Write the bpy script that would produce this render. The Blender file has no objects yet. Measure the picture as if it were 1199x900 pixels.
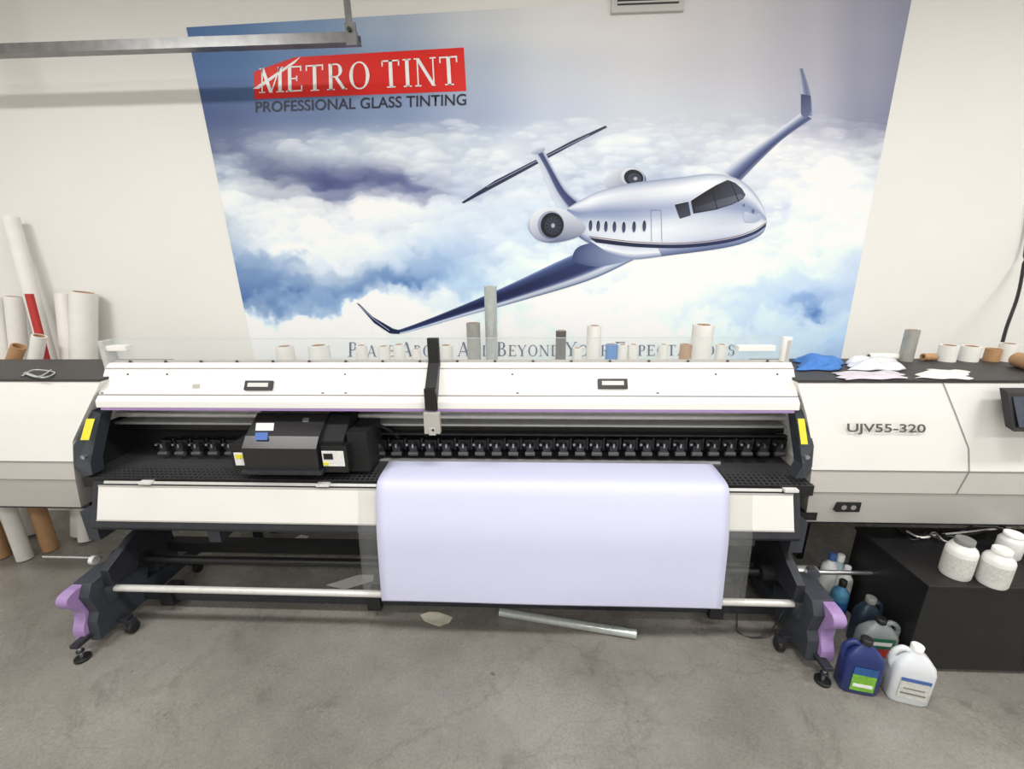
import bpy, bmesh, math, random
import numpy as np
from mathutils import Vector, Matrix, geometry
random.seed(4); np.random.seed(4)
sc=bpy.context.scene
try:
    sc.view_settings.view_transform='Standard'; sc.view_settings.look='None'
except Exception as e: print(e)
# ------------------------------------------------ camera (lens + attitude recovered from vanishing points)
F=490.0; H=1.8
d=Vector((18,1698,F)).normalized()
l=Vector((-11570,-20,F)); l=(l-d*l.dot(d)).normalized()
r=-l; f=r.cross(d); u=-d
R=Matrix((r,f,u))            # rows: world axes in camera coords  -> R @ pc = world
def W(px,py,y=None,z=None,x=None):
    D=R@Vector(((px-599.5)/F,(py-450)/F,1.0))
    if y is not None: t=y/D.y
    elif z is not None: t=(z-H)/D.z
    else: t=x/D.x
    return Vector((D.x*t,D.y*t,H+D.z*t))
def zof(py,Y,px=530): return W(px,py,y=Y).z
def xof(px,py,Y): return W(px,py,y=Y).x
cd=bpy.data.cameras.new('camera'); cam=bpy.data.objects.new('camera',cd); sc.collection.objects.link(cam)
cx=R@Vector((1,0,0)); cy=R@Vector((0,-1,0)); cz=R@Vector((0,0,-1))
M=Matrix((cx,cy,cz)).transposed().to_4x4(); M.translation=(0,0,H); cam.matrix_world=M
cd.sensor_width=36; cd.lens=F/1199*36; cd.clip_start=.05; sc.camera=cam
# ------------------------------------------------ materials
def s2l(c):
    o=[]
    for a in c[:3]:
        a=a/255.0; o.append(a/12.92 if a<=.04045 else ((a+.055)/1.055)**2.4)
    return o
MC={}
def mat(name,c,rough=.5,metal=0,var=.06,bump=0,scale=30,alpha=1,trans=0,spec=.5,emit=0):
    if name in MC: return MC[name]
    m=bpy.data.materials.new(name); m.use_nodes=True; n=m.node_tree; b=n.nodes['Principled BSDF']
    L=s2l(c)
    tc=n.nodes.new('ShaderNodeTexCoord'); no=n.nodes.new('ShaderNodeTexNoise'); no.inputs['Scale'].default_value=scale; no.inputs['Detail'].default_value=4
    n.links.new(tc.outputs['Object'],no.inputs['Vector'])
    cr=n.nodes.new('ShaderNodeValToRGB')
    cr.color_ramp.elements[0].position=.3; cr.color_ramp.elements[1].position=.7
    cr.color_ramp.elements[0].color=[a*(1-var) for a in L]+[1]; cr.color_ramp.elements[1].color=[min(1,a*(1+var)) for a in L]+[1]
    n.links.new(no.outputs['Fac'],cr.inputs['Fac']); n.links.new(cr.outputs['Color'],b.inputs['Base Color'])
    b.inputs['Roughness'].default_value=rough; b.inputs['Metallic'].default_value=metal
    b.inputs['Specular IOR Level'].default_value=spec; b.inputs['Alpha'].default_value=alpha
    b.inputs['Transmission Weight'].default_value=trans
    if emit:
        b.inputs['Emission Color'].default_value=L+[1]; b.inputs['Emission Strength'].default_value=emit
    if bump:
        bp=n.nodes.new('ShaderNodeBump'); bp.inputs['Strength'].default_value=bump; bp.inputs['Distance'].default_value=.01
        n.links.new(no.outputs['Fac'],bp.inputs['Height']); n.links.new(bp.outputs['Normal'],b.inputs['Normal'])
    MC[name]=m; return m
def vcmat(name,rough=.5,spec=.3):
    m=bpy.data.materials.new(name); m.use_nodes=True; n=m.node_tree; b=n.nodes['Principled BSDF']
    a=n.nodes.new('ShaderNodeVertexColor'); a.layer_name='Col'
    n.links.new(a.outputs['Color'],b.inputs['Base Color']); b.inputs['Roughness'].default_value=rough; b.inputs['Specular IOR Level'].default_value=spec
    return m
WHITE=mat('printer_white',(230,228,224),.4,var=.015,scale=3)
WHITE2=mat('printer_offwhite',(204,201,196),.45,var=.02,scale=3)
GREYP=mat('printer_grey',(176,172,166),.5,var=.03)
BLK=mat('black_plastic',(26,26,28),.4,var=.2)
BLK2=mat('black_matte',(16,16,18),.7,var=.2)
DK=mat('dark_steel',(48,50,56),.45,.3,var=.15)
DKG=mat('slate_paint',(54,59,66),.5,var=.1)
SIL=mat('silver_metal',(200,200,202),.25,.9,var=.05)
ALU=mat('aluminium_satin',(205,205,203),.4,.5,var=.04)
PURP=mat('purple_plastic',(160,132,182),.4,var=.04)
YEL=mat('yellow_label',(225,215,60),.5,var=.05)
LBL=mat('white_label',(225,225,222),.5,var=.1,scale=80)
BLUE=mat('blue_label',(72,104,170),.5)
SCREW=mat('screw_dark',(90,88,86),.4,.5)
SEAM=mat('panel_seam',(130,126,122),.6)
TOPB=mat('worktop_black',(54,52,52),.55,var=.12,scale=8)
# ------------------------------------------------ mesh builder
class MB:
    def __init__(s): s.v=[];s.f=[];s.m=[];s.s=[];s.mats=[]
    def add(s,vs,fs,m,smooth=False):
        o=len(s.v); s.v+= [tuple(a) for a in vs]
        if m not in s.mats: s.mats.append(m)
        k=s.mats.index(m)
        for q in fs: s.f.append([i+o for i in q]); s.m.append(k); s.s.append(smooth)
    def box(s,x0,x1,y0,y1,z0,z1,m):
        vs=[(x,y,z) for x in(x0,x1) for y in(y0,y1) for z in(z0,z1)]
        s.add(vs,[(0,1,3,2),(4,6,7,5),(0,4,5,1),(2,3,7,6),(0,2,6,4),(1,5,7,3)],m)
    def extr(s,poly,vec,m,smooth=False):
        n=len(poly); v=Vector(vec); P=[Vector(p) for p in poly]
        s.add(P+[p+v for p in P],[tuple(range(n)),tuple(range(2*n-1,n-1,-1))],m)
        o=[(i,(i+1)%n,(i+1)%n+n,i+n) for i in range(n)]
        s.add(P+[p+v for p in P],o,m,smooth)
    def prism(s,prof,x0,x1,m,smooth=False):
        s.extr([(x0,a,b) for a,b in prof],(x1-x0,0,0),m,smooth)
    def cyl(s,p0,p1,r0,m,r1=None,n=24,caps=True,ri=0,mi=None):
        p0=Vector(p0);p1=Vector(p1);r1=r0 if r1 is None else r1
        a=(p1-p0).normalized(); t=Vector((0,0,1)) if abs(a.z)<.9 else Vector((1,0,0))
        e=a.cross(t).normalized(); g=a.cross(e)
        def ring(c,rr): return [c+(e*math.cos(2*math.pi*i/n)+g*math.sin(2*math.pi*i/n))*rr for i in range(n)]
        s.add(ring(p0,r0)+ring(p1,r1),[(i,(i+1)%n,(i+1)%n+n,i+n) for i in range(n)],m,True)
        if ri:
            mi=mi or m
            s.add(ring(p1,r1)+ring(p1,ri),[(i,(i+1)%n,(i+1)%n+n,i+n) for i in range(n)],m)
            s.add(ring(p1,ri)+ring(p0,ri),[(i,(i+1)%n,(i+1)%n+n,i+n) for i in range(n)],mi,True)
            s.add(ring(p0,r0)+ring(p0,ri),[(i,(i+1)%n,(i+1)%n+n,i+n) for i in range(n)],m)
        elif caps:
            s.add(ring(p0,r0),[tuple(range(n))],m); s.add(ring(p1,r1),[tuple(range(n))],m)
    def loft(s,C,secs,m,n=32,caps=True,rot=0,lo=None):
        C=Vector(C); vs=[]
        for hx,hy,z,e in secs:
            for i in range(n):
                a=2*math.pi*i/n; c=math.cos(a); q=math.sin(a)
                X=hx*math.copysign(abs(c)**(2/e),c); Y=hy*math.copysign(abs(q)**(2/e),q)
                vs.append(C+Vector((X*math.cos(rot)-Y*math.sin(rot),X*math.sin(rot)+Y*math.cos(rot),z)))
        fs=[]
        for k in range(len(secs)-1):
            for i in range(n): fs.append((k*n+i,k*n+(i+1)%n,(k+1)*n+(i+1)%n,(k+1)*n+i))
        s.add(vs,fs,m,True)
        if caps:
            s.add(vs[:n],[tuple(range(n))],m); s.add(vs[-n:],[tuple(range(n))],m)
    def tube(s,pts,rad,m,n=8):
        P=[Vector(p) for p in pts]; Q=[]
        for i in range(len(P)-1):
            a=P[max(i-1,0)];b=P[i];c=P[i+1];e=P[min(i+2,len(P)-1)]
            for k in range(6):
                t=k/6; Q.append(.5*((2*b)+(c-a)*t+(2*a-5*b+4*c-e)*t*t+(3*b-a-3*c+e)*t**3))
        Q.append(P[-1]); vs=[];fs=[]
        for i,q in enumerate(Q):
            a=(Q[min(i+1,len(Q)-1)]-Q[max(i-1,0)]).normalized(); t=Vector((0,0,1)) if abs(a.z)<.95 else Vector((0,1,0))
            e=a.cross(t).normalized(); g=a.cross(e)
            vs+=[q+(e*math.cos(2*math.pi*j/n)+g*math.sin(2*math.pi*j/n))*rad for j in range(n)]
        for i in range(len(Q)-1):
            for j in range(n): fs.append((i*n+j,i*n+(j+1)%n,(i+1)*n+(j+1)%n,(i+1)*n+j))
        s.add(vs,fs,m,True)
    def build(s,name,parent=None,bevel=0):
        me=bpy.data.meshes.new(name); me.from_pydata(s.v,[],s.f)
        for m in s.mats: me.materials.append(m)
        me.polygons.foreach_set('material_index',s.m); me.polygons.foreach_set('use_smooth',s.s)
        bm=bmesh.new(); bm.from_mesh(me); bmesh.ops.remove_doubles(bm,verts=bm.verts,dist=1e-6) if bevel else None
        bmesh.ops.recalc_face_normals(bm,faces=bm.faces); bm.to_mesh(me); bm.free()
        o=bpy.data.objects.new(name,me); sc.collection.objects.link(o)
        if bevel:
            b=o.modifiers.new('bevel','BEVEL'); b.width=bevel; b.segments=2; b.limit_method='ANGLE'; b.angle_limit=math.radians(35)
        if parent: o.parent=parent
        return o
def empty(name):
    e=bpy.data.objects.new(name,None); sc.collection.objects.link(e); return e
def catmull(pts,k=6,closed=False):
    n=len(pts);Q=[];P=[np.array(p,float) for p in pts]
    for i in range(n if closed else n-1):
        g=(lambda j:P[j%n]) if closed else (lambda j:P[min(max(j,0),n-1)])
        a,b_,c,e=g(i-1),g(i),g(i+1),g(i+2)
        for j in range(k):
            t=j/k; Q.append(.5*(2*b_+(c-a)*t+(2*a-5*b_+4*c-e)*t*t+(3*b_-a-3*c+e)*t**3))
    if not closed: Q.append(P[-1])
    return Q
# ------------------------------------------------ room
YW=2.7; XL,XR,YB,ZC=-4.5,4.5,-3.6,3.55
wm=mat('wall_paint',(236,234,229),.6,var=.012,scale=2,bump=.02)
def slab(name,a,b,m):
    q=MB(); q.box(a[0],b[0],a[1],b[1],a[2],b[2],m); return q.build(name)
slab('wall_back',(XL,YW,0),(XR,YW+.12,ZC),wm); slab('wall_front',(XL,YB-.12,0),(XR,YB,ZC),wm)
slab('wall_left',(XL-.12,YB,0),(XL,YW,ZC),wm); slab('wall_right',(XR,YB,0),(XR+.12,YW,ZC),wm)
slab('ceiling',(XL,YB,ZC),(XR,YW,ZC+.1),mat('ceiling_paint',(235,235,232),.8,var=.01))
fm=bpy.data.materials.new('concrete_floor'); fm.use_nodes=True; nt=fm.node_tree; b=nt.nodes['Principled BSDF']
tc=nt.nodes.new('ShaderNodeTexCoord')
def noise(sc_,det,rg=.6,dist=0,off=None):
    n=nt.nodes.new('ShaderNodeTexNoise'); n.inputs['Scale'].default_value=sc_; n.inputs['Detail'].default_value=det; n.inputs['Roughness'].default_value=rg; n.inputs['Distortion'].default_value=dist
    if off:
        mp=nt.nodes.new('ShaderNodeMapping'); mp.inputs['Location'].default_value=off; nt.links.new(tc.outputs['Object'],mp.inputs[0]); nt.links.new(mp.outputs[0],n.inputs['Vector'])
    else: nt.links.new(tc.outputs['Object'],n.inputs['Vector'])
    return n
def ramp(src,st):
    c=nt.nodes.new('ShaderNodeValToRGB'); e=c.color_ramp.elements
    e[0].position=st[0][0]; e[0].color=s2l(st[0][1])+[1]; e[1].position=st[-1][0]; e[1].color=s2l(st[-1][1])+[1]
    for p,cc in st[1:-1]:
        x=e.new(p); x.color=s2l(cc)+[1]
    nt.links.new(src,c.inputs['Fac']); return c
def mix(a,b_,fac,mode='MULTIPLY'):
    m=nt.nodes.new('ShaderNodeMix'); m.data_type='RGBA'; m.blend_type=mode
    if isinstance(fac,float): m.inputs[0].default_value=fac
    else: nt.links.new(fac,m.inputs[0])
    nt.links.new(a,m.inputs[6]); nt.links.new(b_,m.inputs[7]); return m.outputs[2]
c1=ramp(noise(1.3,8,.65).outputs['Fac'],[(.3,(118,114,108)),(.5,(136,132,125)),(.70,(152,148,141))])
c2=ramp(noise(90,3,.6).outputs['Fac'],[(.3,(228,228,228)),(.6,(255,255,255))])
c3=ramp(noise(2.1,12,.85,.6).outputs['Fac'],[(.36,(176,171,166)),(.47,(255,255,255))])
c5=ramp(noise(6,12,.9,1.8,(5,3,0)).outputs['Fac'],[(.56,(255,255,255)),(.68,(178,172,166))])
c7=ramp(noise(16,3,.6,.3,(1,8,0)).outputs['Fac'],[(.71,(255,255,255)),(.735,(116,110,106))])
vo=nt.nodes.new('ShaderNodeTexVoronoi'); vo.feature='DISTANCE_TO_EDGE'; vo.inputs['Scale'].default_value=.42
nm=noise(2.2,6,.7); mv=nt.nodes.new('ShaderNodeVectorMath'); mv.operation='MULTIPLY_ADD'; mv.inputs[1].default_value=(.35,.35,0)
nt.links.new(nm.outputs['Color'],mv.inputs[0]); nt.links.new(tc.outputs['Object'],mv.inputs[2]); nt.links.new(mv.outputs[0],vo.inputs['Vector'])
c4=ramp(vo.outputs['Distance'],[(0,(205,202,198)),(.0016,(255,255,255))])
wv=nt.nodes.new('ShaderNodeTexVoronoi'); wv.feature='DISTANCE_TO_EDGE'; wv.inputs['Scale'].default_value=1.3
nm2=noise(.9,3,.6); mv2=nt.nodes.new('ShaderNodeVectorMath'); mv2.operation='MULTIPLY_ADD'; mv2.inputs[1].default_value=(1.6,1.6,0)
nt.links.new(nm2.outputs['Color'],mv2.inputs[0]); nt.links.new(tc.outputs['Object'],mv2.inputs[2]); nt.links.new(mv2.outputs[0],wv.inputs['Vector'])
c6=ramp(wv.outputs['Distance'],[(0,(214,211,208)),(.004,(255,255,255))])
o=mix(mix(mix(mix(mix(mix(c1.outputs[0],c2.outputs[0],1.0),c3.outputs[0],.55),c5.outputs[0],.6),c4.outputs[0],.4),c6.outputs[0],.4),c7.outputs[0],.5)
nt.links.new(o,b.inputs['Base Color'])
rr_n=ramp(noise(3,6,.7).outputs['Fac'],[(.35,(110,110,110)),(.65,(160,160,160))]); nt.links.new(rr_n.outputs[0],b.inputs['Roughness'])
b.inputs['Roughness'].default_value=.5
bp=nt.nodes.new('ShaderNodeBump'); bp.inputs['Strength'].default_value=.06; bp.inputs['Distance'].default_value=.002
nt.links.new(noise(60,6).outputs['Fac'],bp.inputs['Height']); nt.links.new(bp.outputs[0],b.inputs['Normal'])
slab('floor',(XL,YB,-.1),(XR,YW,0),fm)
# ------------------------------------------------ ceiling lights
TUBE=mat('light_diffuser',(255,253,249),.5,emit=2.5)
for i,(x,y) in enumerate([(-2.6,.6),(.3,.5),(3.0,.6),(-2.6,-1.8),(.3,-1.8),(3.0,-1.8)]):
    q=MB(); q.box(x-.62,x+.62,y-.16,y+.16,3.45,3.5,WHITE); q.box(x-.6,x+.6,y-.14,y+.14,3.44,3.452,TUBE)
    for sx in(-.5,.5): q.cyl((x+sx,y,3.5),(x+sx,y,ZC),.01,DK)
    q.build('ceiling_light')
    ld=bpy.data.lights.new('ceiling_lamp','AREA'); ld.shape='RECTANGLE'; ld.size=1.2; ld.size_y=.28; ld.energy=(54 if i==1 else 47 if i<3 else 41); ld.color=(1,.99,.975)
    lo=bpy.data.objects.new('ceiling_lamp',ld); lo.location=(x,y,3.43); sc.collection.objects.link(lo)
# ------------------------------------------------ mural
YM=YW-.004
TL=W(218,32,y=YM);BL=W(298,421,y=YM);TR=W(1068,-4,y=YM);BR=W(985,418,y=YM)
TR.z+=.05
zb=min(BL.z,BR.z)-.12
BL=BL+(BL-TL)*((BL.z-zb)/(TL.z-BL.z)); BR=BR+(BR-TR)*((BR.z-zb)/(TR.z-BR.z))
rows=[0,30,80,136,172,212,258,300,340,380,420,470]
cols=[210,260,350,450,550,650,750,850,950,1010,1070]
G=[
[(84,116,164),(96,128,172),(138,164,196),(182,194,210),(218,220,224),(234,233,232),(232,230,229),(218,215,218),(194,192,202),(166,166,184),(146,148,170)],  # top rows whitened mid-width: ceiling light glare painted into the print colours
[(82,114,164),(90,124,172),(126,154,192),(168,184,206),(210,214,220),(228,228,227),(228,225,224),(214,212,216),(190,188,199),(162,162,180),(142,144,168)],
[(74,106,160),(80,114,165),(104,136,180),(140,162,195),(178,190,208),(206,210,219),(216,216,221),(208,207,215),(186,184,198),(152,152,173),(132,134,160)],
[(64,82,130),(74,92,138),(98,118,160),(130,148,184),(164,178,206),(194,204,221),(211,217,227),(208,212,222),(182,184,201),(142,144,168),(116,122,152)],
[(86,100,134),(112,124,154),(168,180,200),(196,206,218),(196,206,220),(213,221,231),(220,227,234),(227,230,235),(218,220,228),(204,210,218),(142,148,172)],
[(160,174,193),(180,191,206),(112,122,152),(84,94,138),(182,194,214),(208,218,230),(204,213,226),(212,219,229),(232,235,240),(214,220,228),(160,172,194)],
[(180,194,210),(206,216,225),(226,231,236),(220,226,233),(182,199,222),(188,205,226),(192,205,225),(192,207,226),(218,225,235),(226,230,236),(182,198,217)],
[(106,132,172),(122,148,184),(222,229,236),(194,211,229),(144,172,210),(184,205,226),(216,225,236),(218,227,237),(198,214,231),(200,214,231),(152,180,211)],
[(76,108,158),(76,110,164),(92,126,176),(78,114,168),(116,152,198),(186,208,228),(226,233,241),(220,230,238),(182,206,230),(138,168,211),(110,148,199)],
[(136,163,200),(170,191,214),(106,140,187),(80,118,176),(142,176,213),(188,211,231),(216,226,239),(212,225,238),(142,174,215),(82,124,187),(70,114,180)],
[(186,203,222),(192,208,225),(206,219,231),(212,223,234),(206,220,233),(206,221,234),(208,221,235),(194,213,233),(152,185,220),(90,134,197),(72,118,187)],
[(186,203,222),(192,208,225),(206,219,231),(212,223,234),(206,220,233),(206,221,234),(208,221,235),(194,213,233),(152,185,220),(90,134,197),(72,118,187)]]
G=np.array(G,float)
NX,NZ=960,560
def vnoise(nx,nz,fx,fz):
    g=np.random.rand(int(fz)+3,int(fx)+3); X=np.linspace(0,fx,nx); Z=np.linspace(0,fz,nz)
    xi=X.astype(int);zi=Z.astype(int);tx=X-xi;tz=Z-zi; tx=tx*tx*(3-2*tx);tz=tz*tz*(3-2*tz)
    A=g[np.ix_(zi,xi)];B=g[np.ix_(zi,xi+1)];C=g[np.ix_(zi+1,xi)];D=g[np.ix_(zi+1,xi+1)]
    return (A*(1-tx)+B*tx)*(1-tz)[:,None]+(C*(1-tx)+D*tx)*tz[:,None]
def fbm(fx,fz,o=5,g=.55):
    h=np.zeros((NZ,NX));a=1
    for k in range(o): h+=a*(vnoise(NX,NZ,fx,fz)-.5); a*=g; fx*=2;fz*=2
    return h/h.std()
n1_=fbm(16,9);n2_=fbm(16,9);n3_=fbm(40,22,4);n4_=fbm(8,11,6,.6);n5_=fbm(6,5,5,.5);n6_=fbm(6,5,5,.5)
AA=np.linspace(0,1,NX);BB=np.linspace(0,1,NZ)
tl=np.array(TL);tr=np.array(TR);bl=np.array(BL);br=np.array(BR)
P=(tl[None,None]*(1-AA)[None,:,None]+tr[None,None]*AA[None,:,None])*(1-BB)[:,None,None]+(bl[None,None]*(1-AA)[None,:,None]+br[None,None]*AA[None,:,None])*BB[:,None,None]
Rt=np.array(R.transposed()); Q=(P-np.array([0,0,H]))@Rt.T
PX=599.5+F*Q[...,0]/Q[...,2]; PY=450+F*Q[...,1]/Q[...,2]
def interp(px,py):
    xi=np.clip(np.searchsorted(cols,px)-1,0,len(cols)-2); yi=np.clip(np.searchsorted(rows,py)-1,0,len(rows)-2)
    c=np.array(cols,float);r_=np.array(rows,float)
    tx=np.clip((px-c[xi])/(c[xi+1]-c[xi]),0,1);ty=np.clip((py-r_[yi])/(r_[yi+1]-r_[yi]),0,1)
    tx=tx*tx*(3-2*tx);ty=ty*ty*(3-2*ty);tx=tx[...,None];ty=ty[...,None]
    return (G[yi,xi]*(1-tx)+G[yi,xi+1]*tx)*(1-ty)+(G[yi+1,xi]*(1-tx)+G[yi+1,xi+1]*tx)*ty
hor=140-.03*(PX-600)
sk=np.clip((PY-hor-6+n1_*5)/16,0,1)
dep=np.clip((PY-150)/230,0,1)
base=interp(PX+sk*(n5_*(10+22*dep)+n1_*8),PY+sk*(n6_*(4+12*dep)+n2_*(2+6*dep)))
img=base+(sk*n4_*7-sk*6)[...,None]*np.array([1.1,1.0,.7])
wob=n1_*.15+n3_*.10
L=[]
for k in range(5200):
    v=random.random()**.75; cyp=140+v*300; cxp=random.uniform(215,1075)
    L.append((cyp-.03*(cxp-600),cxp))
L.sort()
for cyp,cxp in L:
    t=min(1,max(0,(cyp-132)/280)); rad=(10+22*t)*random.choice([.4,.55,.7,.9,1.2,1.7]); asp=.28+.5*t
    j=int(np.argmin(np.abs(PY[:,NX//2]-cyp-.03*(cxp-600)))); i=int(np.argmin(np.abs(PX[j]-cxp)))
    bc=base[j,i]; lum=bc.mean()
    pr=(lum-105)/70+n4_[j,i]*.3
    if random.random()>max(.06,min(1,pr)): continue
    wi=int(rad*1.6*NX/760)+3; hi=int(rad*1.3*NZ/470)+3
    s=(slice(max(0,j-hi),min(NZ,j+hi)),slice(max(0,i-wi),min(NX,i+wi)))
    ry=rad*asp
    dx=(PX[s]-cxp)/rad;dy=(PY[s]-cyp)/ry; rr2=np.sqrt(dx*dx+dy*dy)+wob[s]
    mk=np.clip((1-rr2)/.38,0,1); mk=mk*mk*(3-2*mk)
    mk=mk*np.clip(1.1-.8*np.clip(dy,0,1.2),0,1)
    nz=np.sqrt(np.clip(1-rr2*rr2,0,1)); sh=-dy*.62-dx*.22+nz*.5-.2
    wk=.30*min(1,max(0,(lum-110)/80))
    c=bc*(1-wk)+np.array([234,239,244])*wk
    lift=random.uniform(-8,10)+n4_[j,i]*5
    colr=c[None,None]+(sh*(16+26*t)+lift)[...,None]*np.array([1.15,1.0,.66])
    al=(mk*random.uniform(.35,.72)*(.6+.4*t))[...,None]
    img[s]=img[s]*(1-al)+colr*al
img+= (sk*n3_*1.5)[...,None]
img=img*(1-sk[...,None])+sk[...,None]*((img-192)*1.10+194)
C=np.clip(img,40,244)/255; CL=np.where(C<=.04045,C/12.92,((C+.055)/1.055)**2.4)
me=bpy.data.meshes.new('wall_mural')
idx=np.arange(NX*NZ).reshape(NZ,NX)
fc=np.stack([idx[:-1,:-1],idx[1:,:-1],idx[1:,1:],idx[:-1,1:]],-1).reshape(-1,4)
me.vertices.add(NX*NZ); me.vertices.foreach_set('co',P.reshape(-1).astype(np.float32))
me.loops.add(fc.size); me.loops.foreach_set('vertex_index',fc.reshape(-1).astype(np.int32))
me.polygons.add(len(fc)); me.polygons.foreach_set('loop_start',np.arange(0,fc.size,4,dtype=np.int32)); me.polygons.foreach_set('loop_total',np.full(len(fc),4,dtype=np.int32))
me.update(calc_edges=True); me.validate()
ca=me.color_attributes.new('Col','FLOAT_COLOR','POINT')
ca.data.foreach_set('color',np.concatenate([CL.reshape(-1,3),np.ones((NX*NZ,1))],1).reshape(-1).astype(np.float32))
VM=vcmat('mural_print',.42,.3); me.materials.append(VM)
mural=bpy.data.objects.new('wall_mural',me); sc.collection.objects.link(mural)
# --- printed artwork: flat vinyl layers lying on the mural
class Art:
    def __init__(s): s.v=[];s.f=[];s.c=[];s.k=0
    def poly(s,pts,col,col2=None,g=None,smooth=False):
        if smooth: pts=[tuple(p) for p in catmull(pts,5,True)]
        s.k+=1; y=YM-.0012-.0001*s.k
        o=len(s.v)
        for p in pts:
            w=W(p[0],p[1],y=y); s.v.append(tuple(w))
            if col2 is not None:
                (x0,y0),(x1,y1)=g; t=((p[0]-x0)*(x1-x0)+(p[1]-y0)*(y1-y0))/((x1-x0)**2+(y1-y0)**2); t=min(1,max(0,t))
                s.c.append([a*(1-t)+b__*t for a,b__ in zip(s2l(col),s2l(col2))])
            else: s.c.append(s2l(col))
        for t in geometry.tessellate_polygon([[Vector((p[0],p[1],0)) for p in pts]]): s.f.append([o+i for i in t])
    def band(s,top,bot,stops,k=6,mod=None):
        s.k+=1; y=YM-.0012-.0001*s.k; T=catmull(top,k);B=catmull(bot,k); n=len(T); m=24; o=len(s.v)
        for i in range(n):
            for j in range(m+1):
                t=j/m; p=T[i]*(1-t)+B[i]*t; s.v.append(tuple(W(p[0],p[1],y=y)))
                for q in range(len(stops)-1):
                    if stops[q][0]<=t<=stops[q+1][0]: break
                a=(t-stops[q][0])/(stops[q+1][0]-stops[q][0]); c=np.array(stops[q][1])*(1-a)+np.array(stops[q+1][1])*a
                if mod: c=c+mod(i/(n-1),t)
                s.c.append(s2l(np.clip(c,0,255)))
        for i in range(n-1):
            for j in range(m): a=o+i*(m+1)+j; s.f.append([a,a+1,a+m+2,a+m+1])
    def line(s,pts,w,col,w2=None):
        n=len(pts); L=[];Rr=[]
        for i,p in enumerate(pts):
            a=np.array(pts[max(i-1,0)],float);b_=np.array(pts[min(i+1,n-1)],float); dd=(b_-a)/np.linalg.norm(b_-a); nn=np.array([-dd[1],dd[0]])
            ww=w if w2 is None else w+(w2-w)*i/(n-1)
            L.append(tuple(np.array(p)+nn*ww/2));Rr.append(tuple(np.array(p)-nn*ww/2))
        s.poly(L+Rr[::-1],col)
    def ell(s,cx,cy,rx,ry,col,rot=0,n=28,col2=None,g=None):
        s.poly([(cx+rx*math.cos(t)*math.cos(rot)-ry*math.sin(t)*math.sin(rot),cy+rx*math.cos(t)*math.sin(rot)+ry*math.sin(t)*math.cos(rot)) for t in [2*math.pi*i/n for i in range(n)]],col,col2,g)
    def build(s,name):
        me=bpy.data.meshes.new(name); me.from_pydata(s.v,[],s.f)
        ca=me.color_attributes.new('Col','FLOAT_COLOR','POINT')
        for i,c in enumerate(s.c): ca.data[i].color=list(c)+[1]
        me.materials.append(VM); o=bpy.data.objects.new(name,me); sc.collection.objects.link(o); o.parent=mural; return o
A=Art()
A.band([(846,200),(870,182),(900,161),(938,132)],[(866,213),(890,188),(918,162),(951,139)],[(0,(226,231,240)),(.18,(196,204,221)),(.4,(132,144,178)),(.58,(84,96,138)),(.8,(52,62,106)),(1,(136,146,174))])
A.band([(935,80),(937,98),(938,115),(938,134)],[(940,80),(946,98),(950,115),(951,136)],[(0,(206,213,226)),(.25,(150,160,186)),(.6,(94,104,140)),(1,(140,150,176))])
A.poly([(938,110),(949,112),(950,130),(944,140),(938,134)],(44,54,100),(96,106,144),((938,112),(950,138)))
# far engine
A.poly([(706,216),(713,204),(727,195.5),(744,195.5),(755,205),(756,214),(748,220),(720,222)],(224,229,238),(96,106,142),((720,196),(738,222)),smooth=True)
A.ell(741,207.5,14,11.5,(220,225,234),.25,28,(140,150,172),((735,197),(748,218))); A.ell(742,208,11.5,9.5,(24,26,38),.25); A.ell(743,209,8,6.5,(56,60,76),.2);A.ell(744,209,2.2,2,(170,174,190))
# tailplane
A.poly([(540,237),(580,211),(632,184.5),(670,164.5),(709,147),(711,149),(680,164.5),(640,186),(590,213),(543,238)],(30,36,68))
A.line([(570,219),(632,186.5),(690,158)],.7,(150,160,190))
# fin
A.band([(622,178),(632,194),(644,224),(654,246)],[(636,174),(651,202),(666,224),(684,237)],[(0,(214,221,233)),(.35,(186,196,215)),(.45,(62,72,116)),(.75,(42,52,98)),(.85,(166,176,200)),(1,(200,208,224))])
A.ell(630,176.5,8.5,3.6,(220,226,235),-.3,20,(120,132,162),((628,172),(632,181)))
# near wing
A.band([(706,284),(660,303),(590,336),(530,362),(470,385),(452,387)],[(742,304),(690,328),(610,352),(540,371),(478,388.5),(458,391)],[(0,(120,138,178)),(.10,(54,68,114)),(.35,(28,38,80)),(.62,(38,50,96)),(.72,(84,100,144)),(.8,(214,221,234)),(.92,(172,184,207)),(1,(84,102,146))],mod=lambda a,t:np.array([22,26,30])*math.sin(a*7+t*3)*.6)
A.poly([(417,354),(421,356),(436,370.5),(460,384.5),(468,386.5),(468,391),(456,390),(438,378)],(26,34,68))
A.line([(421,358),(437,373),(456,387)],.8,(150,164,196))
A.poly([(676,290),(700,284),(735,290),(744,300),(732,306),(700,312),(672,306)],(56,70,116),(150,164,196),((680,300),(742,300)),smooth=True)
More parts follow.
